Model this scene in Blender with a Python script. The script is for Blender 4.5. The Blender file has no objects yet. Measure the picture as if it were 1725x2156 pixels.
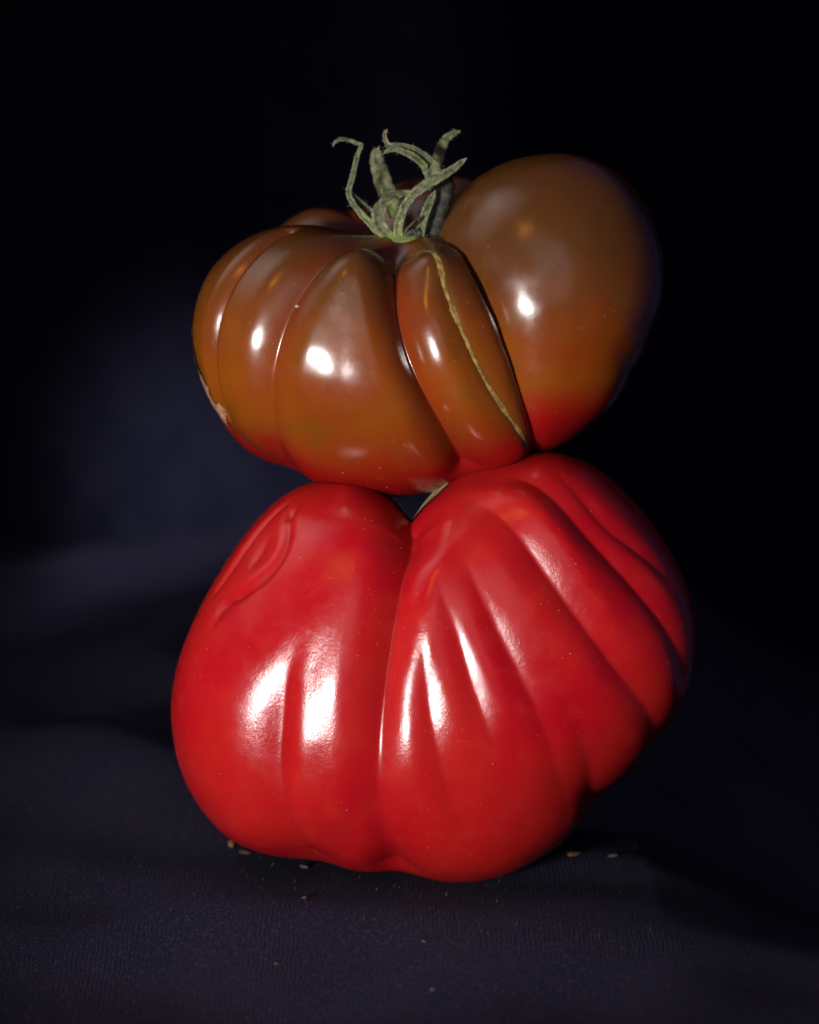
import bpy, bmesh, math, random
import numpy as np
from mathutils import Vector, Matrix
R = math.radians
random.seed(7)
rng = np.random.default_rng(7)
sc = bpy.context.scene
COL = sc.collection

# ------------------------------------------------------------------ camera
# one unit "u" = 0.1 mm; a point of the place is measured in u from the aim point
# (a = right, b = up across the view, c = towards the camera) and then laid out in metres
U = 1e-4
DIST = 6300.0                       # camera to aim point, in u
PITCH = R(8)
AIM = Vector((0, 0, 0.0775))
F = Vector((0, math.cos(PITCH), -math.sin(PITCH)))
UP = Vector((0, math.sin(PITCH), math.cos(PITCH)))
cd = bpy.data.cameras.new('camera')
cam = bpy.data.objects.new('camera', cd)
COL.objects.link(cam)
cam.location = AIM - F * DIST * U
cam.rotation_euler = (math.pi / 2 - PITCH, 0, 0)
cd.sensor_fit = 'VERTICAL'
cd.sensor_height = 36
cd.sensor_width = 28.8
cd.lens = 36 * DIST / 2156.0
cd.clip_start = 0.01
cd.clip_end = 50
cd.dof.use_dof = True
cd.dof.focus_distance = (DIST - 230) * U
cd.dof.aperture_fstop = 9.0
cd.dof.aperture_blades = 7
sc.camera = cam

# ------------------------------------------------------------------ world
w = bpy.data.worlds.new('World')
sc.world = w
w.use_nodes = True
bg = w.node_tree.nodes['Background']
bg.inputs['Color'].default_value = (0.30, 0.32, 0.95, 1)
bg.inputs['Strength'].default_value = 0.065
sc.view_settings.view_transform = 'Standard'
sc.view_settings.look = 'None'
sc.view_settings.exposure = 0
sc.view_settings.gamma = 1
sc.cycles.use_denoising = True
sc.cycles.max_bounces = 10
sc.cycles.sample_clamp_indirect = 6


# ------------------------------------------------------------------ lamps
def lamp(name, az, el, dist, sx, sy, power, colour, spread=180, aim=None):
    """area lamp; az to the left of the camera, el above the horizon (degrees)"""
    ld = bpy.data.lights.new(name, 'AREA')
    ld.shape = 'ELLIPSE'
    ld.size, ld.size_y = sx, sy
    ld.energy = power
    ld.color = colour
    ld.spread = R(spread)
    o = bpy.data.objects.new(name, ld)
    COL.objects.link(o)
    t = Vector(aim) if aim else AIM
    d = Vector((-math.sin(R(az)) * math.cos(R(el)), -math.cos(R(az)) * math.cos(R(el)), math.sin(R(el))))
    o.location = t + d * dist
    o.rotation_euler = (-d).to_track_quat('-Z', 'Y').to_euler()
    return o


lamp('fill_lamp', 2, 23, 1.0, 0.7, 0.6, 0.08, (1.0, 0.95, 0.94), spread=50)
lamp('warm_lamp', 30, 44, 0.9, 0.06, 0.09, 0.5, (1.0, 0.42, 0.07))
lamp('overhead_soft_lamp', 95, 50, 0.75, 1.1, 0.9, 0.33, (1.0, 0.97, 0.94), spread=55)


def spot(name, loc, target, power, size, blend, colour, radius=0.03):
    ld = bpy.data.lights.new(name, 'SPOT')
    ld.energy = power
    ld.spot_size = R(size)
    ld.spot_blend = blend
    ld.color = colour
    ld.shadow_soft_size = radius
    o = bpy.data.objects.new(name, ld)
    COL.objects.link(o)
    o.location = loc
    o.rotation_euler = (Vector(target) - Vector(loc)).to_track_quat('-Z', 'Y').to_euler()
    return o




KEY_T = Vector((0.012, 0.0, 0.088))
KEY_D = Vector((-math.sin(R(28)) * math.cos(R(1)), -math.cos(R(28)) * math.cos(R(1)), math.sin(R(1))))
spot('key_lamp', KEY_T + KEY_D * 0.95, KEY_T, 72, 20, 0.9, (1.0, 0.97, 0.95), 0.070)
spot('background_lamp', (-0.52, -0.50, 0.34), (-0.054, 0.40, 0.026), 60, 8, 1.0, (0.97, 0.97, 1.0), 0.02)


# ------------------------------------------------------------------ helpers
def put(a, b, c):
    """point measured from the aim point -> metres"""
    return AIM + (Vector((1, 0, 0)) * a + UP * b - F * c) * U


def view(px, py, c=0.0):
    """a, b, c of the place point seen at sheet position px, py at depth c"""
    k = 1 - c / DIST
    return np.array([(px - 862.5) * k, (1078 - py) * k, c])


def mesh_object(name, verts, faces, material, parent=None, smooth=True):
    me = bpy.data.meshes.new(name)
    me.from_pydata([tuple(v) for v in verts], [], [tuple(f) for f in faces])
    me.update()
    if smooth:
        me.polygons.foreach_set('use_smooth', np.ones(len(me.polygons), bool))
    me.materials.append(material)
    o = bpy.data.objects.new(name, me)
    COL.objects.link(o)
    if parent is not None:
        o.parent = parent
        o.matrix_parent_inverse = Matrix.Translation(-parent.location)
    return o


def attr(o, name, values):
    a = o.data.attributes.new(name, 'FLOAT', 'POINT')
    a.data.foreach_set('value', np.asarray(values, dtype=np.float32))


def thing(name, label, cat, loc, group=None):
    o = bpy.data.objects.new(name, None)
    o.empty_display_size = 0.01
    COL.objects.link(o)
    o.location = loc
    o['label'] = label
    o['category'] = cat
    if group:
        o['group'] = group
    return o


def tag(o, label, cat, group=None):
    o['label'] = label
    o['category'] = cat
    if group:
        o['group'] = group
    return o


def waves(seed, n, lo, hi):
    g = np.random.default_rng(seed)
    ang = g.uniform(0, 2 * np.pi, n)
    fr = np.exp(g.uniform(np.log(lo), np.log(hi), n))
    ph = g.uniform(0, 2 * np.pi, n)
    return fr * np.cos(ang), fr * np.sin(ang), ph, lo / fr


def wave_noise(x, y, seed, n=20, lo=5, hi=60):
    kx, ky, ph, am = waves(seed, n, lo, hi)
    o = np.zeros_like(x)
    for i in range(n):
        o += am[i] * np.sin(kx[i] * x + ky[i] * y + ph[i])
    return o / np.sqrt(np.sum(am ** 2))


def wave_noise3(p, seed, n=24, lo=5, hi=60):
    g = np.random.default_rng(seed)
    o = np.zeros(len(p))
    s = 0
    for i in range(n):
        d = g.normal(size=3)
        d /= np.linalg.norm(d)
        fr = math.exp(g.uniform(math.log(lo), math.log(hi)))
        am = lo / fr
        o += am * np.sin(p @ d * fr + g.uniform(0, 6.28))
        s += am * am
    return o / math.sqrt(s)


# ------------------------------------------------------------------ material helper
class NT:
    def __init__(self, name):
        self.m = bpy.data.materials.new(name)
        self.m.use_nodes = True
        self.t = self.m.node_tree
        self.p = self.t.nodes['Principled BSDF']

    def n(self, kind, **kw):
        nd = self.t.nodes.new(kind)
        for k, v in kw.items():
            setattr(nd, k, v)
        return nd

    def set(self, sock, v):
        if hasattr(v, 'is_linked') or hasattr(v, 'links'):
            self.t.links.new(v, sock)
        else:
            sock.default_value = v

    def noise(self, scale, detail=3, rough=0.5, vec=None):
        nd = self.n('ShaderNodeTexNoise')
        nd.inputs['Scale'].default_value = scale
        nd.inputs['Detail'].default_value = detail
        nd.inputs['Roughness'].default_value = rough
        self.t.links.new(vec or self.obj(), nd.inputs['Vector'])
        return nd.outputs['Fac']

    def obj(self):
        if not hasattr(self, '_o'):
            self._o = self.n('ShaderNodeTexCoord').outputs['Object']
        return self._o

    def attr(self, name):
        return self.n('ShaderNodeAttribute', attribute_name=name).outputs['Fac']

    def ramp(self, fac, lo, hi, a=0.0, b=1.0):
        nd = self.n('ShaderNodeMapRange', interpolation_type='SMOOTHSTEP')
        self.t.links.new(fac, nd.inputs['Value'])
        nd.inputs['From Min'].default_value = lo
        nd.inputs['From Max'].default_value = hi
        nd.inputs['To Min'].default_value = a
        nd.inputs['To Max'].default_value = b
        return nd.outputs['Result']

    def mix(self, fac, a, b):
        nd = self.n('ShaderNodeMix', data_type='RGBA')
        self.set(nd.inputs[0], fac)
        self.set(nd.inputs[6], a)
        self.set(nd.inputs[7], b)
        return nd.outputs[2]

    def math(self, op, a, b=0.0):
        nd = self.n('ShaderNodeMath', operation=op)
        self.set(nd.inputs[0], a)
        self.set(nd.inputs[1], b)
        return nd.outputs[0]

    def bump(self, h, strength, dist, normal=None):
        nd = self.n('ShaderNodeBump')
        nd.inputs['Strength'].default_value = strength
        nd.inputs['Distance'].default_value = dist
        self.t.links.new(h, nd.inputs['Height'])
        if normal:
            self.t.links.new(normal, nd.inputs['Normal'])
        return nd.outputs['Normal']


def c4(r, g, b):
    return (r, g, b, 1)


def skin_red():
    k = NT('red_tomato_skin')
    big = k.noise(38, 3, 0.55)
    mid = k.noise(240, 3, 0.6)
    col = k.mix(k.ramp(big, 0.35, 0.68), c4(0.272, 0.0026, 0.0064), c4(0.298, 0.0075, 0.0068))
    col = k.mix(k.math('MULTIPLY', k.ramp(mid, 0.45, 0.75), 0.35), col, c4(0.33, 0.017, 0.010))
    fleck = k.ramp(k.noise(1500, 1, 0.4), 0.70, 0.77)
    zone = k.ramp(k.noise(70, 2, 0.5), 0.48, 0.62)
    col = k.mix(k.math('MULTIPLY', k.math('MULTIPLY', fleck, zone), 0.45), col, c4(0.42, 0.13, 0.04))
    k.set(k.p.inputs['Base Color'], col)
    k.p.inputs['Subsurface Weight'].default_value = 0.75
    k.p.inputs['Subsurface Radius'].default_value = (1.0, 0.10, 0.06)
    k.p.inputs['Subsurface Scale'].default_value = 0.0065
    k.p.inputs['IOR'].default_value = 1.46
    k.set(k.p.inputs['Roughness'], k.ramp(k.math('ADD', k.math('MULTIPLY', k.noise(160, 4, 0.6), 0.6), k.math('MULTIPLY', k.noise(1700, 3, 0.7), 0.4)), 0.36, 0.64, 0.16, 0.26))
    nm = k.bump(k.noise(2800, 3, 0.65), 0.26, 0.00014)
    nm = k.bump(k.noise(420, 3, 0.5), 0.10, 0.0004, nm)
    k.set(k.p.inputs['Normal'], nm)
    return k.m


def skin_brown():
    k = NT('brown_tomato_skin')
    big = k.noise(32, 3, 0.5)
    ripe_bounce = k.attr('ripe_bounce')            # 0 at the shoulders, 1 at the blossom end
    col = k.mix(k.ramp(big, 0.33, 0.68), c4(0.128, 0.0200, 0.002), c4(0.155, 0.038, 0.0028))
    col = k.mix(k.ramp(k.noise(85, 3, 0.6), 0.5, 0.72, 0, 0.7), col, c4(0.088, 0.036, 0.003))
    sh = k.ramp(k.math('ADD', ripe_bounce, k.math('MULTIPLY', big, 0.70)), 0.33, 0.85)
    col = k.mix(sh, c4(0.060, 0.0200, 0.004), col)
    rd = k.ramp(k.math('ADD', ripe_bounce, k.math('MULTIPLY', big, 0.55)), 0.92, 1.14)  # ripe red, plus the lower fruit's reflected red painted onto the underside
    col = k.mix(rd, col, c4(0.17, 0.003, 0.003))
    col = k.mix(k.math('MULTIPLY', k.attr('crease'), 0.4), col, c4(0.16, 0.008, 0.005))
    col = k.mix(k.math('MULTIPLY', k.attr('scar'), 0.7), col, c4(0.095, 0.048, 0.006))
    fleck = k.ramp(k.noise(1100, 1, 0.4), 0.71, 0.78)
    col = k.mix(k.math('MULTIPLY', fleck, 0.35), col, c4(0.20, 0.07, 0.02))
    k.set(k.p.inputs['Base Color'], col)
    k.p.inputs['Subsurface Weight'].default_value = 0.3
    k.p.inputs['Subsurface Radius'].default_value = (1.0, 0.25, 0.06)
    k.p.inputs['Subsurface Scale'].default_value = 0.003
    k.p.inputs['IOR'].default_value = 1.5
    k.set(k.p.inputs['Roughness'], k.ramp(k.noise(120, 3, 0.6), 0.3, 0.7, 0.17, 0.26))
    nm = k.bump(k.noise(5200, 2, 0.6), 0.10, 0.0001)
    nm = k.bump(k.noise(300, 2, 0.5), 0.06, 0.0004, nm)
    k.set(k.p.inputs['Normal'], nm)
    return k.m


def rough_material(name, a, b, scale, bump, rough=0.8, c=None):
    k = NT(name)
    f = k.noise(scale, 5, 0.65)
    col = k.mix(k.ramp(f, 0.35, 0.65), a, b)
    if c:
        col = k.mix(k.ramp(k.noise(scale * 0.23, 2), 0.48, 0.62), col, c)
    k.set(k.p.inputs['Base Color'], col)
    k.p.inputs['Roughness'].default_value = rough
    k.set(k.p.inputs['Normal'], k.bump(f, 0.8, bump))
    return k.m


def sepal_material():
    k = NT('sepal_green')
    f = k.noise(900, 5, 0.75)
    g = k.noise(260, 3, 0.6)
    col = k.mix(k.ramp(f, 0.35, 0.68), c4(0.012, 0.017, 0.005), c4(0.14, 0.15, 0.05))
    col = k.mix(k.ramp(g, 0.5, 0.72, 0, 0.55), col, c4(0.15, 0.15, 0.08))
    rib = k.math('SINE', k.math('ADD', k.math('MULTIPLY', k.attr('across'), 4.5), k.math('MULTIPLY', g, 14.0)))
    col = k.mix(k.ramp(rib, 0.2, 1.0, 0, 0.6), col, c4(0.02, 0.028, 0.012))
    base = k.attr('along')
    col = k.mix(k.ramp(base, 0.0, 0.25, 0.75, 0.0), col, c4(0.12, 0.16, 0.02))
    col = k.mix(k.ramp(base, 0.90, 1.0, 0.0, 0.8), col, c4(0.25, 0.15, 0.08))
    k.set(k.p.inputs['Base Color'], col)
    k.p.inputs['Roughness'].default_value = 0.62
    k.p.inputs['Sheen Weight'].default_value = 0.25
    k.p.inputs['Sheen Roughness'].default_value = 0.4
    k.p.inputs['Subsurface Weight'].default_value = 0.15
    k.p.inputs['Subsurface Radius'].default_value = (0.5, 1.0, 0.2)
    k.p.inputs['Subsurface Scale'].default_value = 0.0008
    nm = k.bump(f, 0.7, 0.0003)
    nm = k.bump(rib, 0.3, 0.0003, nm)
    k.set(k.p.inputs['Normal'], nm)
    return k.m


def cloth_material():
    k = NT('black_knit')
    uv = k.n('ShaderNodeTexCoord').outputs['UV']
    wv = k.n('ShaderNodeTexWave', wave_type='BANDS', bands_direction='X', wave_profile='SIN')
    wv.inputs['Scale'].default_value = 330
    wv.inputs['Distortion'].default_value = 5
    wv.inputs['Detail'].default_value = 2
    wv.inputs['Detail Scale'].default_value = 0.6
    k.t.links.new(uv, wv.inputs['Vector'])
    wy = k.n('ShaderNodeTexWave', wave_type='BANDS', bands_direction='Y', wave_profile='SIN')
    wy.inputs['Scale'].default_value = 420
    wy.inputs['Distortion'].default_value = 2.0
    wy.inputs['Detail'].default_value = 2
    k.t.links.new(uv, wy.inputs['Vector'])
    knit = k.math('MULTIPLY', wv.outputs['Fac'], k.math('ADD', k.math('MULTIPLY', wy.outputs['Fac'], 0.6), 0.4))
    fuzz = k.noise(2600, 4, 0.7)
    knit = k.math('MULTIPLY', knit, k.ramp(k.noise(45, 3, 0.6), 0.42, 0.7))
    h = k.math('ADD', knit, k.math('MULTIPLY', fuzz, 3.5))
    grain = k.ramp(k.noise(1500, 3, 0.7), 0.52, 0.66)
    wash = k.noise(16, 4, 0.6)
    col = k.mix(k.ramp(h, 1.4, 3.0), c4(0.0030, 0.0030, 0.015), c4(0.0100, 0.0088, 0.019))
    col = k.mix(k.ramp(wash, 0.4, 0.7, 0, 0.6), col, c4(0.0125, 0.0092, 0.017))
    col = k.mix(k.math('MULTIPLY', grain, 0.7), col, c4(0.075, 0.060, 0.070))
    k.set(k.p.inputs['Base Color'], col)
    k.p.inputs['Roughness'].default_value = 0.95
    k.p.inputs['Specular IOR Level'].default_value = 0.12
    k.p.inputs['Sheen Weight'].default_value = 0.10
    k.p.inputs['Sheen Roughness'].default_value = 0.5
    k.p.inputs['Sheen Tint'].default_value = (0.45, 0.45, 1.0, 1)
    k.set(k.p.inputs['Normal'], k.bump(h, 0.9, 0.0007))
    return k.m


# ------------------------------------------------------------------ tomato body
class Body:
    """a lobed fruit: a rounded core whose outline is given all round, further rounded lobes,
    and creases that pull the surface in along lines on it"""

    def __init__(self, px, py, c, outline, front, back, lobes=(), blend=10.0, q=2.15):
        self.q = q
        self.c = view(px, py, c)
        pts = np.array([view(x, y, c) for x, y in outline]) - self.c
        ang = np.arctan2(pts[:, 1], pts[:, 0])
        rad = np.hypot(pts[:, 0], pts[:, 1])
        o = np.argsort(ang)
        ang, rad = ang[o], rad[o]
        n = 8192
        t = np.linspace(-np.pi, np.pi, n, endpoint=False)
        s = np.interp(t, ang, rad, period=2 * np.pi)
        fr = np.fft.rfft(s)
        kk = np.arange(len(fr))
        self.n = n
        self.s = np.fft.irfft(fr * np.exp(-(kk / 26.0) ** 2), n)
        low = fr.copy()
        low[3:] = 0
        low[1] *= 0.5
        self.low = np.fft.irfft(low, n)
        self.front, self.back = front, back
        self.lobes = []
        for (x, y, cc, sa, sb, scc, rot, *bl) in lobes:
            self.lobes.append((view(x, y, cc) - self.c, (sa, sb, scc), R(rot), bl[0] if bl else blend))
        self.blend = blend
        self.creases = []
        self.bumps = []

    def look(self, tab, a):
        f = (a + np.pi) / (2 * np.pi) * self.n
        i = np.floor(f).astype(int)
        f = f - i
        return tab[i % self.n] * (1 - f) + tab[(i + 1) % self.n] * f

    def base(self, d):
        a = np.arctan2(d[:, 1], d[:, 0])
        rho = np.hypot(d[:, 0], d[:, 1])
        m = np.clip((rho - 0.25) / 0.6, 0, 1)
        m = m * m * (3 - 2 * m)
        s = self.look(self.low, a) * (1 - m) + self.look(self.s, a) * m
        dep = np.where(d[:, 2] > 0, self.front, self.back)
        q = self.q
        r = ((rho / s) ** q + (np.abs(d[:, 2]) / dep) ** q) ** (-1 / q)
        for (c, s3, rot, bl) in self.lobes:
            cr, sr = math.cos(rot), math.sin(rot)
            M = np.array([[cr, sr, 0], [-sr, cr, 0], [0, 0, 1.0]]) / np.array(s3)[:, None]
            dd = d @ M.T
            cc = M @ c
            A = np.sum(dd * dd, 1)
            B = dd @ cc
            C = cc @ cc - 1
            disc = B * B - A * C
            t = np.where(disc > 0, (B + np.sqrt(np.maximum(disc, 0))) / A, 1.0)
            t = np.maximum(t, 1.0)
            k = bl
            h = np.clip(0.5 + 0.5 * (t - r) / k, 0, 1)
            r = r * (1 - h) + t * h + k * h * (1 - h) * 0.5
        return r

    def facing(self, px, py, extra=None):
        """direction from the middle to the skin point seen at px, py"""
        cs = np.linspace(self.front * 1.4, -60, 500)
        P = np.array([view(px, py, self.c[2] + c) for c in cs]) - self.c
        L = np.linalg.norm(P, axis=1)
        D = P / L[:, None]
        ins = L < self.base(D)
        if ins.any():
            i = int(np.argmax(ins))
        else:
            i = int(np.argmin(L - self.base(D)))
        return D[i]

    def crease(self, pts, depth, width, soft=2.0, power=2.0, dirs=None, right=None):
        d = [self.facing(*p) for p in pts] if dirs is None else [np.array(v) / np.linalg.norm(v) for v in dirs]
        n = len(d)
        dep = np.interp(np.linspace(0, 1, n), np.linspace(0, 1, len(depth)), depth) if hasattr(depth, '__len__') else np.full(n, depth)
        sf = np.interp(np.linspace(0, 1, n), np.linspace(0, 1, len(soft)), soft) if hasattr(soft, '__len__') else np.full(n, soft)
        # round the corners of the line
        t = np.linspace(0, n - 1, (n - 1) * 7 + 1)
        dd = np.array([np.interp(t, np.arange(n), [v[i] for v in d]) for i in range(3)]).T
        dp = np.interp(t, np.arange(n), dep)
        sf = np.interp(t, np.arange(n), sf)
        for _ in range(24):
            dd[1:-1] = (dd[:-2] + 2 * dd[1:-1] + dd[2:]) / 4
            dp[1:-1] = (dp[:-2] + 2 * dp[1:-1] + dp[2:]) / 4
            sf[1:-1] = (sf[:-2] + 2 * sf[1:-1] + sf[2:]) / 4
        dd /= np.linalg.norm(dd, axis=1)[:, None]
        self.creases.append((dd, dp, sf, width, power, right))
        return self.creases[-1]

    @staticmethod
    def line_distance(d, line, vals=()):
        best = np.full(len(d), 9.0)
        out = [np.zeros(len(d)) for _ in vals]
        for i in range(len(line) - 1):
            p, q = line[i], line[i + 1]
            e = q - p
            t = np.clip(((d - p) @ e) / max(e @ e, 1e-12), 0, 1)
            x = np.linalg.norm(d - p - t[:, None] * e, axis=1)
            m = x < best
            best[m] = x[m]
            for o, v in zip(out, vals):
                o[m] = (v[i] * (1 - t) + v[i + 1] * t)[m]
        return best, out

    def bump(self, px, py, size, height, dirs=None):
        d = self.facing(px, py) if dirs is None else np.array(dirs) / np.linalg.norm(dirs)
        self.bumps.append((d, size, height))

    def radius(self, d):
        r = self.base(d) + 1.1 * wave_noise3(d, 77, 30, 7, 34)
        cut = np.zeros(len(d))
        for (line, dep, sf, width, power, right) in self.creases:
            far = np.arccos(np.clip(d @ line[len(line) // 2], -1, 1))
            span = max(np.arccos(np.clip(line @ line[len(line) // 2], -1, 1)))
            sel = np.where(far < span + width / 150.0 + 0.1)[0]
            if not len(sel):
                continue
            k = len(line) // 2
            sd = np.cross(line[k], line[min(k + 2, len(line) - 1)] - line[max(k - 2, 0)])
            sd /= np.linalg.norm(sd)
            x, (dp, s, along_sd) = self.line_distance(d[sel], line, (dep, sf, line @ sd))
            if right:                     # the crease falls away differently on its right-hand side
                off = (d[sel] @ sd - along_sd) * r[sel]
                width = width + (right - width) * (0.5 + 0.5 * np.tanh(off / 14.0))
            x = np.sqrt((x * r[sel]) ** 2 + s ** 2) - s * 0.4
            cut[sel] += dp * np.clip(1 - x / width, 0, 1) ** power
        for (bd, size, height) in self.bumps:
            x = np.arccos(np.clip(d @ bd, -1, 1)) * r
            cut -= height * np.exp(-(x / size) ** 2)
        return r - cut

    def inside(self, P):
        v = P - self.c
        L = np.linalg.norm(v, axis=1)
        return L < self.radius(v / np.maximum(L, 1e-9)[:, None])

    def surface(self, level, lean=0.45):
        bm = bmesh.new()
        bmesh.ops.create_icosphere(bm, subdivisions=level, radius=1)
        d = np.array([v.co[:] for v in bm.verts])
        f = np.array([[v.index for v in t.verts] for t in bm.faces])
        bm.free()
        d = d + np.array([0, 0, lean])          # finer where the fruit is nearest
        d /= np.linalg.norm(d, axis=1)[:, None]
        r = self.radius(d)
        return d, f, r


def to_world(P):
    X = np.array([1.0, 0, 0])
    M = np.array([X, np.array(UP), -np.array(F)]) * U
    return P @ M + np.array(AIM)


def patch(name, W, N, faces, mask, lift, material, parent):
    """a raised piece of corky tissue lying on the skin"""
    keep = mask[faces].min(axis=1) > 0.5
    fs = faces[keep]
    idx, inv = np.unique(fs, return_inverse=True)
    fs = inv.reshape(-1, 3)
    top = W[idx] + N[idx] * lift[idx][:, None]
    return mesh_object(name, top, fs, material, parent), idx


def normals(W, faces):
    n = np.cross(W[faces[:, 1]] - W[faces[:, 0]], W[faces[:, 2]] - W[faces[:, 0]])
    o = np.zeros_like(W)
    for i in range(3):
        np.add.at(o, faces[:, i], n)
    return o / np.maximum(np.linalg.norm(o, axis=1), 1e-20)[:, None]


# ------------------------------------------------------------------ upper, brown tomato
up_ = Body(800, 755, 30,
           [(406, 700), (412, 650), (430, 595), (465, 545), (515, 505), (570, 482), (640, 474), (720, 487), (790, 500),
            (850, 503), (920, 500), (1000, 510), (1042, 560), (1068, 640), (1092, 730), (1115, 820), (1128, 890),
            (1122, 950), (1095, 990), (1055, 1006), (1010, 1004), (960, 1022), (900, 1038), (840, 1048), (760, 1040),
            (690, 1025), (630, 1003), (570, 965), (520, 930), (480, 890), (445, 840), (420, 780), (408, 730)],
           300, 330,
           lobes=[(715, 585, -165, 178, 160, 152, 0),
                  (925, 562, -190, 190, 204, 165, 0),
                  (1000, 780, -230, 240, 250, 170, 0),
                  (620, 760, -210, 190, 230, 150, 0)], blend=9)
up_.crease([(800, 508), (730, 518), (660, 560), (605, 630), (572, 720), (558, 800), (560, 870), (578, 940), (615, 995)],
           [30, 34, 30, 24, 14], 78, soft=[2, 3, 8])
up_.crease([(838, 525), (836, 600), (850, 680), (875, 770), (915, 850), (960, 930), (992, 990)], [50, 62, 60, 52, 36], 82, soft=3)
up_.crease([(945, 505), (1000, 590), (1048, 680), (1085, 770), (1115, 850), (1132, 910)], [16, 24, 26, 26], 36, soft=2)
scar = up_.crease([(885, 518), (925, 595), (965, 690), (1005, 780), (1055, 870), (1108, 945)], 5, 24, soft=4)
up_.crease([(600, 484), (540, 520), (492, 570), (458, 640), (443, 720), (446, 790), (470, 868)], 24, 38, soft=1.5)
up_.crease([(716, 620), (718, 700), (720, 760), (723, 840), (728, 900)], [0, 1.2, 1.7, 1.2, 0], 46, soft=12)
up_.bump(850, 512, 45, -22)
up_.bump(745, 575, 75, 22)
up_.bump(760, 548, 60, 14)
up_.bump(890, 545, 40, 10)
up_.bump(900, 560, 42, 14)
up_.crease([(955, 560), (985, 620), (1020, 690), (1050, 770), (1080, 850), (1100, 930)], [-8, -27, -31, -31, -18], 88, soft=26)
ball = Body(1162, 615, 15,
            [(1000, 378), (1060, 345), (1120, 330), (1180, 325), (1250, 340), (1310, 375), (1355, 430), (1385, 500), (1397, 570),
             (1392, 640), (1370, 700), (1332, 780), (1295, 848), (1246, 896), (1195, 932), (1140, 958), (1080, 945), (1035, 880),
             (1000, 805), (966, 730), (934, 640), (915, 560), (918, 500), (945, 448), (972, 408)], 255, 245)
for a in (150, 205, 250):      # creases on the far side
    s_ = R(a)
    up_.crease(None, 26, 80, soft=4, dirs=[(0.25 * math.sin(s_), 0.9, 0.25 * math.cos(s_)), (0.8 * math.sin(s_), 0.55, 0.8 * math.cos(s_)),
               (math.sin(s_), 0, math.cos(s_)), (0.8 * math.sin(s_), -0.6, 0.8 * math.cos(s_)), (0.3 * math.sin(s_), -1, 0.3 * math.cos(s_))])

# ------------------------------------------------------------------ lower, red tomato
lo_ = Body(905, 1440, 0,
           [(640, 1020), (700, 1004), (780, 1000), (870, 998), (950, 1000), (1010, 985), (1080, 962), (1160, 948), (1240, 975), (1310, 1030),
            (1370, 1100), (1420, 1180), (1450, 1250), (1465, 1330), (1455, 1420), (1420, 1500), (1370, 1570), (1300, 1640), (1252, 1676),
            (1240, 1702), (1200, 1752), (1130, 1806), (1060, 1839), (1000, 1851), (960, 1853), (920, 1849), (872, 1835), (828, 1823),
            (790, 1832), (750, 1829), (700, 1812), (668, 1801), (640, 1803), (570, 1795), (520, 1782), (490, 1768), (450, 1730), (400, 1660), (372, 1580),
            (361, 1500), (375, 1400), (410, 1310), (470, 1200), (530, 1108), (590, 1045)],
           375, 400,
           blend=12, q=2.5)
lo_.crease(None, [40, 112, 118, 100], 128, soft=4, power=1.7,
           dirs=[(-45, 330, 260), (-42, 370, 150), (-40, 400, 0), (-36, 380, -150), (-30, 300, -300)])
lo_.crease([(868, 1070), (860, 1120), (846, 1170), (826, 1270), (809, 1370), (799, 1470), (793, 1560), (790, 1650), (797, 1740), (825, 1822)],
           [34, 56, 56, 50, 42, 30, 22, 24, 30], 90, soft=[6, 2, 2, 2, 6, 14, 16])
lo_.crease([(640, 1320), (606, 1395), (586, 1470), (576, 1560), (576, 1640), (600, 1730), (648, 1800)], [0, 8, 24, 30, 27, 24, 20], 124, soft=[14, 9, 9, 14], right=60)
lo_.crease([(965, 1052), (1040, 1072), (1100, 1130), (1150, 1190), (1205, 1270), (1270, 1360), (1330, 1450), (1385, 1540), (1412, 1585)],
           [0, 18, 26, 23, 14, 6], 66, soft=[4, 1, 2, 10])
lo_.crease([(985, 1035), (1060, 1050), (1120, 1085), (1175, 1150), (1225, 1225), (1280, 1305), (1330, 1380)], [-4, -15, -18, -17, -10, 0], 72, soft=16)
lo_.crease([(1130, 1370), (1190, 1465), (1228, 1560), (1248, 1655), (1252, 1690)], [2, 8, 12, 13], 80, soft=[14, 10, 5])
lo_.crease([(1110, 1008), (1200, 1080), (1280, 1160), (1350, 1240), (1405, 1320), (1440, 1420)], [8, 20, 18, 8], 60, soft=2)
lo_.crease([(1175, 1000), (1250, 1085), (1330, 1150), (1405, 1215)], [2, 12, 12, 3], 44, soft=2)
lo_.crease([(890, 1330), (893, 1420), (900, 1500), (920, 1590), (955, 1700), (995, 1800)], [3, 10, 10, 7, 0], 60, soft=6)
lo_.crease([(925, 1230), (962, 1330), (990, 1430), (1020, 1520), (1050, 1600)], [4, 14, 11, 2], 62, soft=5)
lo_.crease([(985, 1190), (1040, 1310), (1090, 1400), (1135, 1500), (1170, 1620), (1200, 1720)], [6, 21, 15, 6, 2], 66, soft=5)
lo_.crease([(690, 1320), (664, 1395), (652, 1450), (650, 1520)], [0, 3, 5, 2], 46, soft=12)
lo_.crease([(608, 1070), (614, 1120), (588, 1180), (545, 1228), (500, 1254)], [2, 10, 11, 8], 26, soft=2)
lo_.crease([(600, 1062), (545, 1112), (492, 1190), (455, 1245)], [5, 10, 10, 6], 24, soft=2)
lo_.crease([(508, 1248), (482, 1262), (450, 1292)], [4, 7, 0], 22, soft=2)
lo_.crease([(497, 1238), (466, 1280), (440, 1335)], [2, 6, 0], 26, soft=4)
lo_.crease([(612, 1085), (632, 1058), (646, 1030)], [6, 5, 0], 20, soft=3)
lo_.crease([(570, 1120), (540, 1168), (520, 1205)], [0, 4, 0], 22, soft=5)
lo_.bump(552, 1160, 45, -7)
lo_.bump(470, 1265, 40, -5)
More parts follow.
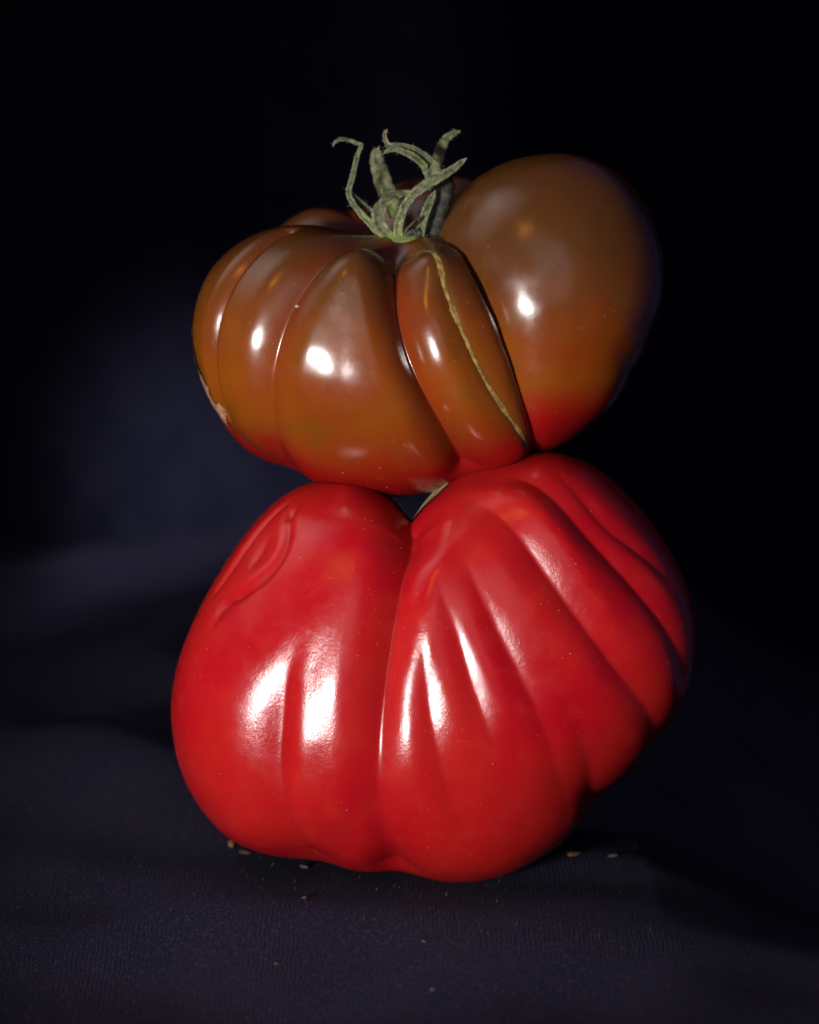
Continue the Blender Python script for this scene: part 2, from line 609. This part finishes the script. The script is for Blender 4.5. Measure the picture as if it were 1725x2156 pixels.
for a in (140, 175, 210, 245):
    s_ = R(a)
    lo_.crease(None, 24, 85, soft=4, dirs=[(0.25 * math.sin(s_), 0.9, 0.25 * math.cos(s_)), (0.8 * math.sin(s_), 0.55, 0.8 * math.cos(s_)),
               (math.sin(s_), 0, math.cos(s_)), (0.8 * math.sin(s_), -0.6, 0.8 * math.cos(s_)), (0.3 * math.sin(s_), -1, 0.3 * math.cos(s_))])

M_red, M_brown = skin_red(), skin_brown()
M_cork = rough_material('cork_tissue', c4(0.12, 0.042, 0.02), c4(0.30, 0.16, 0.09), 900, 0.0006)
M_scarline = rough_material('pale_scar_tissue', c4(0.13, 0.065, 0.010), c4(0.30, 0.19, 0.05), 700, 0.0004, 0.55)
M_stemscar = rough_material('dry_stem_scar', c4(0.13, 0.07, 0.035), c4(0.42, 0.30, 0.16), 500, 0.0006, 0.8, c4(0.05, 0.03, 0.02))

# lower body
d, f, r = lo_.surface(8)
P = d * r[:, None] + lo_.c
def pressed(Q):
    return up_.inside(Q) | ball.inside(Q)


hit = pressed(P)                         # the flesh gives way where the upper fruit presses on it
for _ in range(45):
    if not hit.any():
        break
    r[hit] -= 2.0
    P = d * r[:, None] + lo_.c
    h2 = np.zeros_like(hit)
    h2[hit] = pressed(P[hit])
    hit = h2
W_lo = to_world(P)
ground = W_lo[:, 2].min() + 0.0009
W_lo[:, 2] = np.maximum(W_lo[:, 2], ground - 0.0002)
print('ground level', ground)
base = to_world(lo_.c[None])[0]
red = thing('tomato', 'large glossy red ribbed tomato resting on the black cloth', 'tomato', (base[0], base[1], ground))
lo_skin = mesh_object('skin', W_lo, f, M_red, red)
N = normals(W_lo, f)
x, _ = Body.line_distance(d, np.array([v / np.linalg.norm(v) for v in np.array([(-40., 380, 90), (-36, 400, 0), (-30, 380, -120), (-10, 340, -240)])]))
x = x * r
nz = wave_noise3(W_lo, 5, lo=200, hi=1500)
m = (x + nz * 7 < np.where(P[:, 0] + lo_.c[0] * 0 > lo_.c[0] - 40, 88, 38)) & (d[:, 1] > 0.3) & (P[:, 2] < 150)
patch('stem_scar', W_lo, N, f, m, 0.00025 + 0.00012 * nz, M_stemscar, red)

# upper body
d, f, r = up_.surface(8)
P = d * r[:, None] + up_.c
d2, f2, r2 = ball.surface(7, 0.3)
P2 = d2 * r2[:, None] + ball.c


def deep(body, Q):                       # well inside the other lobe
    v = Q - body.c
    L = np.linalg.norm(v, axis=1)
    return L < body.radius(v / np.maximum(L, 1e-9)[:, None]) - 8


kill1, kill2 = deep(ball, P), deep(up_, P2)
f = f[~kill1[f].all(axis=1)]
f2 = f2[~kill2[f2].all(axis=1)]
n1 = len(P)
cr = np.concatenate([np.clip((up_.base(d) - r) / 45.0, 0, 1), np.zeros(len(P2))])
P = np.concatenate([P, P2])
d = np.concatenate([d, d2])
r = np.concatenate([r, r2])
f = np.concatenate([f, f2 + n1])
used = np.unique(f)
remap = np.full(len(P), -1)
remap[used] = np.arange(len(used))
P, d, r, cr, f = P[used], d[used], r[used], cr[used], remap[f]
isball = used >= n1
W_up = to_world(P)
base = to_world(up_.c[None])[0]
brown = thing('tomato', 'glossy brown orange ribbed tomato with green sepals balanced on the red tomato', 'tomato',
              (base[0], base[1], W_up[:, 2].min()))
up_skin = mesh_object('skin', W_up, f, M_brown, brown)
loc = P - up_.c
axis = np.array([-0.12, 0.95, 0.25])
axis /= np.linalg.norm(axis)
attr(up_skin, 'ripe_bounce', np.clip(0.5 - (loc @ axis) / 560.0 + isball * (-0.04 + 0.20 * np.clip((-loc[:, 1] + 90) / 320, 0, 1)), 0, 1.2))  # ripening; low values of height also carry the painted red reflection
attr(up_skin, 'crease', cr)
N = normals(W_up, f)
x, (tt,) = Body.line_distance(d, scar[0], (np.linspace(0, 1, len(scar[0])),))
x = x * r
nz = wave_noise3(W_up, 6, lo=300, hi=2500)
attr(up_skin, 'scar', np.exp(-(x / 10.0) ** 2) * ~isball)
patch('scar_line', W_up, N, f, (x + nz * 1.2 < np.interp(tt, [0, 0.08, 0.3, 0.45, 0.6, 0.8, 1], [3, 7.5, 7.5, 6, 5, 6, 4])) & ~isball, 0.00004 + 0.00009 * np.exp(-(x / 3.2) ** 2) + 0.00006 * nz, M_scarline, brown)
line = np.array([(-392., 70, 4), (-393., 45, 18), (-388, 0, 30), (-375, -55, 36), (-352, -100, 30), (-320, -142, 16)])
line /= np.linalg.norm(line, axis=1)[:, None]
x, _ = Body.line_distance(d, line)
x = x * r
patch('cork_scar', W_up, N, f, (x + nz * 5 < 30) & ~isball, 0.0003 + 0.00018 * nz, M_cork, brown)

# ------------------------------------------------------------------ calyx
M_sepal = sepal_material()
M_pedicel = rough_material('dark_shaded_stem', c4(0.003, 0.004, 0.002), c4(0.014, 0.018, 0.007), 900, 0.0004, 0.65)  # dark dry stem green, with its shaded side put into the colour
M_dry = rough_material('dried_tendril', c4(0.012, 0.014, 0.008), c4(0.04, 0.045, 0.022), 1500, 0.0002, 0.7)
STEM_C = 70.0


def crop(x, y):                      # second measuring sheet, finer
    return 658 + x * 0.2136, 252.6 + y * 0.2135


def smooth_line(pts, n):
    pts = np.array(pts, float)
    k = len(pts)
    t = np.linspace(0, k - 1, n)
    out = []
    for v in t:
        i = min(int(v), k - 2)
        u = v - i
        p0, p1, p2, p3 = pts[max(i - 1, 0)], pts[i], pts[i + 1], pts[min(i + 2, k - 1)]
        out.append(0.5 * ((2 * p1) + (-p0 + p2) * u + (2 * p0 - 5 * p1 + 4 * p2 - p3) * u * u + (-p0 + 3 * p1 - 3 * p2 + p3) * u ** 3))
    return np.array(out)


def blade(name, pts, material, parent, flat=0.3, cup=0.25, seg=40, twist=0.0, ring=14):
    """a ribbon of leaf with thickness: pts = (x, y, c, width) on the finer sheet"""
    rows = []
    for (x, y, c, wd) in pts:
        px, py = crop(x, y)
        rows.append(list(view(px, py, STEM_C + c)) + [wd * 0.2136])
    L = smooth_line(rows, seg)
    C, wd = L[:, :3], L[:, 3]
    tan = np.gradient(C, axis=0)
    tan /= np.linalg.norm(tan, axis=1)[:, None]
    V, along, across = [], [], []
    for i in range(seg):
        t = tan[i]
        side = np.cross(t, np.array([0, 0, 1.0]))
        side /= max(np.linalg.norm(side), 1e-6)
        nrm = np.cross(side, t)
        th = twist * (i / (seg - 1)) + 0.15 * math.sin(i * 0.7 + len(pts))
        s2 = side * math.cos(th) + nrm * math.sin(th)
        n2 = -side * math.sin(th) + nrm * math.cos(th)
        wv = 1 + 0.05 * math.sin(i * 1.3) + 0.04 * math.sin(i * 2.9 + 1)
        h = wd[i] / 2 * wv
        if i == 0 or i == seg - 1:
            h *= 0.35
        elif i >= seg - 5:
            h *= (0.5, 0.65, 0.8, 0.9)[seg - 2 - i]
        for j in range(ring):
            a = 2 * math.pi * j / ring
            u, v = math.cos(a), math.sin(a)
            y = v * flat * h - cup * h * (1 - u * u) + 0.10 * h * math.cos(3 * math.pi * u) * (1 if v > 0 else 0.4)
            V.append(C[i] + s2 * u * h + n2 * y)
            along.append(i / (seg - 1))
            across.append(u)
    V.append(C[0]); along.append(0); across.append(0)
    V.append(C[-1] + tan[-1] * wd[-1] * 0.7); along.append(1); across.append(0)
    Fc = []
    for i in range(seg - 1):
        for j in range(ring):
            j2 = (j + 1) % ring
            Fc.append((i * ring + j, i * ring + j2, (i + 1) * ring + j2, (i + 1) * ring + j))
    e0, e1 = seg * ring, seg * ring + 1
    for j in range(ring):
        j2 = (j + 1) % ring
        Fc.append((e0, j2, j))
        Fc.append((e1, (seg - 1) * ring + j, (seg - 1) * ring + j2))
    o = mesh_object(name, to_world(np.array(V)), Fc, material, parent)
    attr(o, 'along', along)
    attr(o, 'across', across)
    HAIR.append((C, wd, tan))
    return o


HAIR = []
# the green disc the sepals spring from
bm = bmesh.new()
bmesh.ops.create_icosphere(bm, subdivisions=4, radius=1)
kd = np.array([v.co[:] for v in bm.verts])
kf = [[v.index for v in t.verts] for t in bm.faces]
bm.free()
kc = view(*crop(930, 1200), STEM_C)
kr = 1 + 0.10 * wave_noise3(kd, 3, lo=3, hi=9)
kv = kd * kr[:, None] * np.array([52, 20, 46]) + kc
calyx = mesh_object('calyx', to_world(kv), kf, M_sepal, brown)
attr(calyx, 'along', np.full(len(kv), 0.02))
sep = [
    ([(760, 1190, 0, 70), (680, 1140, 0, 74), (560, 1010, 2, 70), (450, 890, 4, 64), (372, 775, 4, 56), (362, 690, 2, 58), (392, 570, 0, 56), (430, 410, -4, 50), (462, 300, -6, 42), (488, 243, -6, 30),
      (440, 232, -6, 36), (370, 202, -4, 40), (290, 190, 0, 40), (225, 218, 2, 34), (208, 250, 4, 30)], dict(seg=60, flat=0.22)),
    ([(760, 1130, -20, 70), (620, 940, -22, 62), (530, 860, -20, 52), (450, 790, -14, 44), (400, 735, -8, 30)], dict(flat=0.3)),
    ([(830, 960, -60, 120), (770, 800, -90, 160), (715, 660, -110, 178), (665, 500, -125, 165), (635, 390, -130, 135), (640, 310, -132, 100), (648, 285, -132, 60)], dict(flat=0.12, cup=0.12)),
    ([(1100, 1140, -20, 120), (1210, 900, -24, 150), (1240, 700, -20, 175), (1205, 560, -14, 190), (1150, 450, -8, 165), (1060, 355, 0, 125), (950, 290, 4, 100), (850, 262, 6, 76), (765, 252, 4, 56), (722, 205, 2, 46), (712, 140, 0, 40), (730, 102, 0, 36)],
     dict(seg=60, flat=0.18, cup=0.5)),
    ([(1130, 470, -4, 60), (1020, 375, 8, 72), (920, 320, 12, 66), (820, 290, 12, 54), (740, 305, 10, 40), (705, 330, 8, 24)], dict(flat=0.3)),
    ([(1190, 620, -50, 120), (1225, 440, -80, 120), (1262, 300, -92, 108), (1312, 195, -96, 84), (1382, 135, -98, 62), (1450, 112, -100, 40)], dict(flat=0.25)),
    ([(870, 1200, 30, 100), (845, 1110, 36, 92), (862, 990, 40, 88), (905, 860, 46, 82), (970, 765, 50, 88), (1080, 665, 54, 100), (1200, 592, 54, 98), (1330, 520, 50, 84), (1440, 440, 44, 62), (1508, 385, 40, 52)],
     dict(seg=60, flat=0.18, cup=0.4)),
    ([(830, 1200, 20, 110), (720, 1120, 26, 130), (655, 1020, 30, 136), (650, 925, 30, 132), (700, 830, 28, 118), (785, 760, 22, 92), (880, 722, 14, 68), (965, 702, 8, 46)], dict(seg=50, flat=0.2, cup=0.45)),
    ([(1050, 1190, 24, 80), (1066, 1100, 26, 86), (1095, 970, 24, 88), (1150, 830, 18, 80), (1205, 705, 12, 50)], dict(flat=0.2, cup=0.4)),
]
for pts, kw in sep:
    blade('sepal', pts, M_sepal, calyx, **kw)
blade('pedicel', [(1165, 1200, -6, 130), (1205, 1060, -14, 165), (1262, 860, -22, 190), (1305, 680, -26, 195), (1300, 560, -26, 150), (1250, 470, -22, 80)],
      M_pedicel, calyx, flat=0.8, cup=0.0)
hs = list(HAIR)
t_ = blade('dried_tendril', [(1060, 950, 40, 26), (1000, 1010, 48, 28), (935, 1075, 52, 26), (912, 1120, 52, 26), (945, 1138, 52, 24), (985, 1085, 50, 22), (1015, 1120, 48, 20), (1030, 1185, 44, 18)], M_dry, calyx, flat=0.9, cup=0.0, ring=8)

# short silvery hairs on the sepals
HV, HF = [], []
for (C, wd, tan) in hs:
    for _ in range(45):
        i = random.randrange(2, len(C) - 1)
        a = random.uniform(0, 6.28)
        t = tan[i]
        side = np.cross(t, [0, 0, 1.0]); side /= max(np.linalg.norm(side), 1e-6)
        nrm = np.cross(side, t)
        out = side * math.cos(a) + nrm * math.sin(a) * 0.8
        p = C[i] + side * math.cos(a) * wd[i] * 0.48 + nrm * math.sin(a) * wd[i] * 0.15
        ln = random.uniform(4, 12)
        q = p + (out + t * random.uniform(-.5, .5) + np.random.default_rng(i).normal(size=3) * 0.2) * ln
        wv = np.cross(q - p, [0.1, 0.3, 1.0]); wv = wv / max(np.linalg.norm(wv), 1e-6) * 0.45
        k = len(HV)
        HV += [p - wv, p + wv, q, p + np.array([0, 0, 0.8])]
        HF += [(k, k + 1, k + 2), (k + 1, k + 3, k + 2), (k + 3, k, k + 2)]
M_hair = rough_material('silver_hair', c4(0.13, 0.13, 0.08), c4(0.22, 0.21, 0.15), 300, 0.0001)
h_ = mesh_object('hair', to_world(np.array(HV)), HF, M_hair, calyx)
h_['kind'] = 'stuff'

# ------------------------------------------------------------------ the black cloth
M_cloth = cloth_material()
xs = np.concatenate([np.linspace(-0.6, -0.14, 60, endpoint=False), np.linspace(-0.14, 0.14, 300, endpoint=False), np.linspace(0.14, 0.6, 60)])
ts = np.concatenate([np.linspace(-0.27, -0.16, 20, endpoint=False), np.linspace(-0.16, 0.10, 280, endpoint=False), np.linspace(0.10, 0.50, 130)])
XX, TT = np.meshgrid(xs, ts)
# the sheet runs level under the fruit, then climbs; on the right it swings away to the back
s = np.clip((XX + 0.03) / 0.25, 0, 1)
s = s * s * (3 - 2 * s)
yb = 0.95 + 1.5 * s + 0.012 * np.sin(XX * 24 + 1) * (1 - s)
rad_ = 0.07
over = TT - yb
arc = np.clip(over / rad_, 0, math.pi / 2 * 0.96)
rest = np.maximum(over - rad_ * math.pi / 2 * 0.96, 0)
ca, sa = np.cos(math.pi / 2 * 0.96), np.sin(math.pi / 2 * 0.96)
YY = np.where(over < 0, TT, yb + rad_ * np.sin(arc) + rest * ca)
ZZ = np.where(over < 0, 0, rad_ * (1 - np.cos(arc)) + rest * sa)
fold = 0.006 * wave_noise(XX, TT, 11, 14, 12, 40) + 0.0012 * wave_noise(XX, TT, 12, 24, 60, 240)
near = np.exp(-((XX - 0.0) ** 2 + (YY + 0.0) ** 2) / (0.055 ** 2))
lift = np.clip(over / 0.1 + 0.3, 0.25, 1)
ZZ = ZZ + np.where(over < 0.02, fold * (1 - near) * 1.25, 0) + np.clip(over / 0.1, 0, 1) * 0
YY = YY + np.clip(over / 0.08, 0, 1) * fold * 2.0
side = np.clip((XX - 0.0) / 0.16, 0, 1)
up_x = 1 - side * side * (3 - 2 * side)
rise = np.clip((YY - 0.07) / 0.30, 0, 1)
ZZ += 0.012 * rise * rise * (3 - 2 * rise) * up_x * (1 + 0.05 * wave_noise(XX, TT, 21, 12, 14, 60)) * (over < 0)   # the cloth climbs behind on the left
ZZ += 0.004 * wave_noise(XX + 0.4 * TT, TT, 31, 16, 45, 130) * np.clip((YY - 0.03) / 0.05, 0, 1) * (over < 0)
ZZ += 0.011 * np.exp(-((XX + 0.085 + 0.3 * (YY - 0.06)) / 0.04) ** 2 - ((YY - 0.055) / 0.026) ** 2)
ZZ -= np.clip((XX - 0.05) / 0.25, 0, 1) ** 1.3 * 0.16 * np.clip((YY + 0.10) / 0.10, 0.25, 1) * np.where(over < 0, 1, 1)                                # and it falls away on the right
ZZ += 0.035 * np.clip((-XX - 0.085) / 0.2, 0, 1) ** 1.3 * np.clip((0.03 - YY) / 0.06, 0, 1)                  # and lies higher in front on the left
front = np.clip((-YY - 0.040 + 0.012 * wave_noise(XX, TT, 41, 10, 20, 60)) / 0.05, 0, 1)
ZZ -= 0.007 * front * front * (3 - 2 * front) * np.exp(-(np.abs(XX + 0.005) / 0.075) ** 3)
ZZ += ground
# keep the cloth clear of the fruit's underside but in touch with it
nx, ny = len(xs), len(ts)
V = np.stack([XX, YY, ZZ], -1).reshape(-1, 3)
idx = np.arange(nx * ny).reshape(ny, nx)
quads = np.stack([idx[:-1, :-1], idx[:-1, 1:], idx[1:, 1:], idx[1:, :-1]], -1).reshape(-1, 4)
cloth = mesh_object('black_cloth', V, quads, M_cloth)
uvl = cloth.data.uv_layers.new(name='UVMap')
li = np.empty(len(cloth.data.loops), dtype=np.int32)
cloth.data.loops.foreach_get('vertex_index', li)
uv = np.stack([XX.ravel(), TT.ravel()], -1)[li]
uvl.data.foreach_set('uv', uv.astype(np.float32).ravel())
tag(cloth, 'black knitted cloth spread under the tomatoes', 'cloth')

# ------------------------------------------------------------------ the backdrop behind
bx = np.linspace(-0.7, 0.9, 260)
bz = np.linspace(-0.30, 0.75, 120)
BX, BZ = np.meshgrid(bx, bz)
sw = np.clip((BX - 0.0) / 0.25, 0, 1)
BY = 0.40 + 0.75 * sw * sw * (3 - 2 * sw) + 0.010 * np.sin(BX * 30 + 2 * BZ + 0.6) * (1 - sw) + 0.010 * wave_noise(BX, BZ * 0.4, 51, 12, 14, 50)
bv = np.stack([BX, BY, BZ], -1).reshape(-1, 3)
bi = np.arange(len(bx) * len(bz)).reshape(len(bz), len(bx))
bq = np.stack([bi[:-1, :-1], bi[:-1, 1:], bi[1:, 1:], bi[1:, :-1]], -1).reshape(-1, 4)
M_back = rough_material('black_velvet', c4(0.0060, 0.0060, 0.0155), c4(0.0095, 0.0092, 0.0190), 60, 0.0004, 1.0)
M_back.node_tree.nodes['Principled BSDF'].inputs['Specular IOR Level'].default_value = 0.05
back = mesh_object('backdrop_cloth', bv, bq, M_back)
tag(back, 'black backdrop cloth hanging in soft blurred folds behind the tomatoes', 'backdrop')

# ------------------------------------------------------------------ crumbs and lint on the cloth
from mathutils.bvhtree import BVHTree
tree = BVHTree.FromPolygons([tuple(v) for v in V], [tuple(q) for q in quads])


def on_cloth(px, py):
    o = cam.location
    t = put(*view(px, py, 0))
    hit = tree.ray_cast(o, (t - o).normalized())
    return hit[0]


def lump(name, p, size, stretch, turn, material, rough_=0.35, seed=1):
    b = bmesh.new()
    bmesh.ops.create_icosphere(b, subdivisions=3, radius=1)
    dv = np.array([v.co[:] for v in b.verts])
    fv = [[v.index for v in t.verts] for t in b.faces]
    b.free()
    rr = 1 + rough_ * wave_noise3(dv, seed, lo=2, hi=7)
    size = size * 0.85
    q = dv * rr[:, None] * np.array(stretch) * size * U
    c_, s_ = math.cos(turn), math.sin(turn)
    q = q @ np.array([[c_, s_, 0], [-s_, c_, 0], [0, 0, 1.0]])
    q += np.array(p) + np.array([0, 0, 0.55 * size * stretch[2] * U])
    return mesh_object(name, q, fv, material)


M_crumb = rough_material('brown_crumb', c4(0.05, 0.018, 0.008), c4(0.15, 0.065, 0.028), 900, 0.0004)
M_pink = rough_material('pink_crumb', c4(0.05, 0.016, 0.016), c4(0.09, 0.035, 0.032), 900, 0.0004)
M_lint = rough_material('pale_lint', c4(0.03, 0.024, 0.022), c4(0.075, 0.06, 0.052), 900, 0.0004)
for i, (x, y, sz, st, tn, mm, nm, lb, ct) in enumerate([
        (488, 1784, 12, (0.8, 0.8, 1.0), 0.3, M_crumb, 'crumb', 'brown crumb on the cloth at the lower left foot of the red tomato', 'crumb'),
        (516, 1796, 12, (1.3, 0.7, 0.35), -0.3, M_pink, 'crumb', 'flat pinkish crumb just right of the brown crumb on the cloth', 'crumb'),
        (640, 1826, 10, (1.5, 0.6, 0.35), -0.4, M_pink, 'lint', 'pinkish lint scrap on the cloth below the second rib of the red tomato', 'lint'),
        (642, 1892, 8, (1.0, 0.8, 0.5), 0.5, M_pink, 'crumb', 'reddish crumb alone on the cloth in front of the red tomato', 'crumb'),
        (1209, 1799, 13, (1.4, 0.7, 0.4), 0.1, M_crumb, 'crumb', 'oval tan crumb on the dark cloth right of the red tomato', 'crumb'),
        (1291, 1803, 9, (1.3, 0.7, 0.4), 0.1, M_lint, 'lint', 'small lint fleck farthest right on the cloth beyond the tan crumb', 'lint'),
        (893, 1983, 5, (1, 0.9, 0.6), 0.1, M_lint, 'lint', 'blurred lint dot on the near cloth below the middle of the red tomato', 'lint'),
        (582, 2030, 5, (1, 0.9, 0.6), 0.1, M_lint, 'lint', 'blurred lint dot on the near cloth at the lower left of the picture', 'lint'),
        (912, 2085, 5, (1, 0.9, 0.6), 0.1, M_lint, 'lint', 'blurred lint dot nearest the bottom edge of the picture', 'lint')]):
    p = on_cloth(x, y)
    if p is not None:
        tag(lump(nm, p, sz, st, tn, mm, seed=i + 3), lb, ct, 'crumbs and lint on the cloth')

# loose fibres of the cloth
FV, FF = [], []
for _ in range(500):
    p = on_cloth(random.gauss(760, 330), random.uniform(1740, 1990))
    if p is None or p.y > 0.06:
        continue
    p = np.array(p)
    a = random.uniform(0, 6.28)
    ln = random.uniform(4, 14) * U
    e = np.array([math.cos(a), math.sin(a), random.uniform(0.1, 0.9)]) * ln
    sd = np.array([-math.sin(a), math.cos(a), 0]) * 0.5 * U
    k = len(FV)
    m_ = p + e * 0.5 + np.array([0, 0, 2.5 * U])
    FV += [p - sd, p + sd, m_ + sd, m_ - sd, p + e * [1, 1, 0.3]]
    FF += [(k, k + 1, k + 2, k + 3), (k + 3, k + 2, k + 4)]
M_fibre = rough_material('cloth_fibre', c4(0.03, 0.028, 0.045), c4(0.10, 0.08, 0.08), 400, 0.0001)
fb = mesh_object('fibre', np.array(FV), FF, M_fibre, cloth)
fb['kind'] = 'stuff'

# dust on the skins
M_dust = rough_material('pale_dust', c4(0.16, 0.13, 0.10), c4(0.3, 0.26, 0.22), 800, 0.0001)


def dust(body, parent, n, box, seed):
    g = random.Random(seed)
    Vd, Fd = [], []
    for _ in range(n):
        x, y = g.uniform(box[0], box[1]), g.uniform(box[2], box[3])
        dd = body.facing(x, y)
        rr = body.radius(dd[None])[0]
        if dd[2] < 0.05:
            continue
        p = to_world((dd * rr + body.c)[None])[0]
        sz = g.choice([0.8, 1.0, 1.2, 1.6, 2.2]) * U * 0.8
        k = len(Vd)
        for o in ((1, 0, 0), (-1, 0, 0), (0, 1, 0), (0, -1, 0), (0, 0, 1), (0, 0, -1)):
            Vd.append(p + np.array(o) * sz * g.uniform(0.6, 1.4))
        Fd += [(k + a, k + b, k + c) for a in (0, 1) for b in (2, 3) for c in (4, 5)]
    o = mesh_object('dust', np.array(Vd), Fd, M_dust, parent)
    o['kind'] = 'stuff'


dust(up_, brown, 40, (430, 1110, 520, 1030), 4)
dust(lo_, red, 70, (390, 1430, 1060, 1800), 5)
dd = up_.facing(612, 635)
pp = to_world((dd * up_.radius(dd[None])[0] + up_.c)[None])[0]
tag(lump('dust_speck', pp - np.array([0, 0.0002, 0.0001]), 3.6, (1.2, 0.7, 0.9), 0.4, M_dust), 'white dust speck on the upper left of the brown tomato', 'speck')
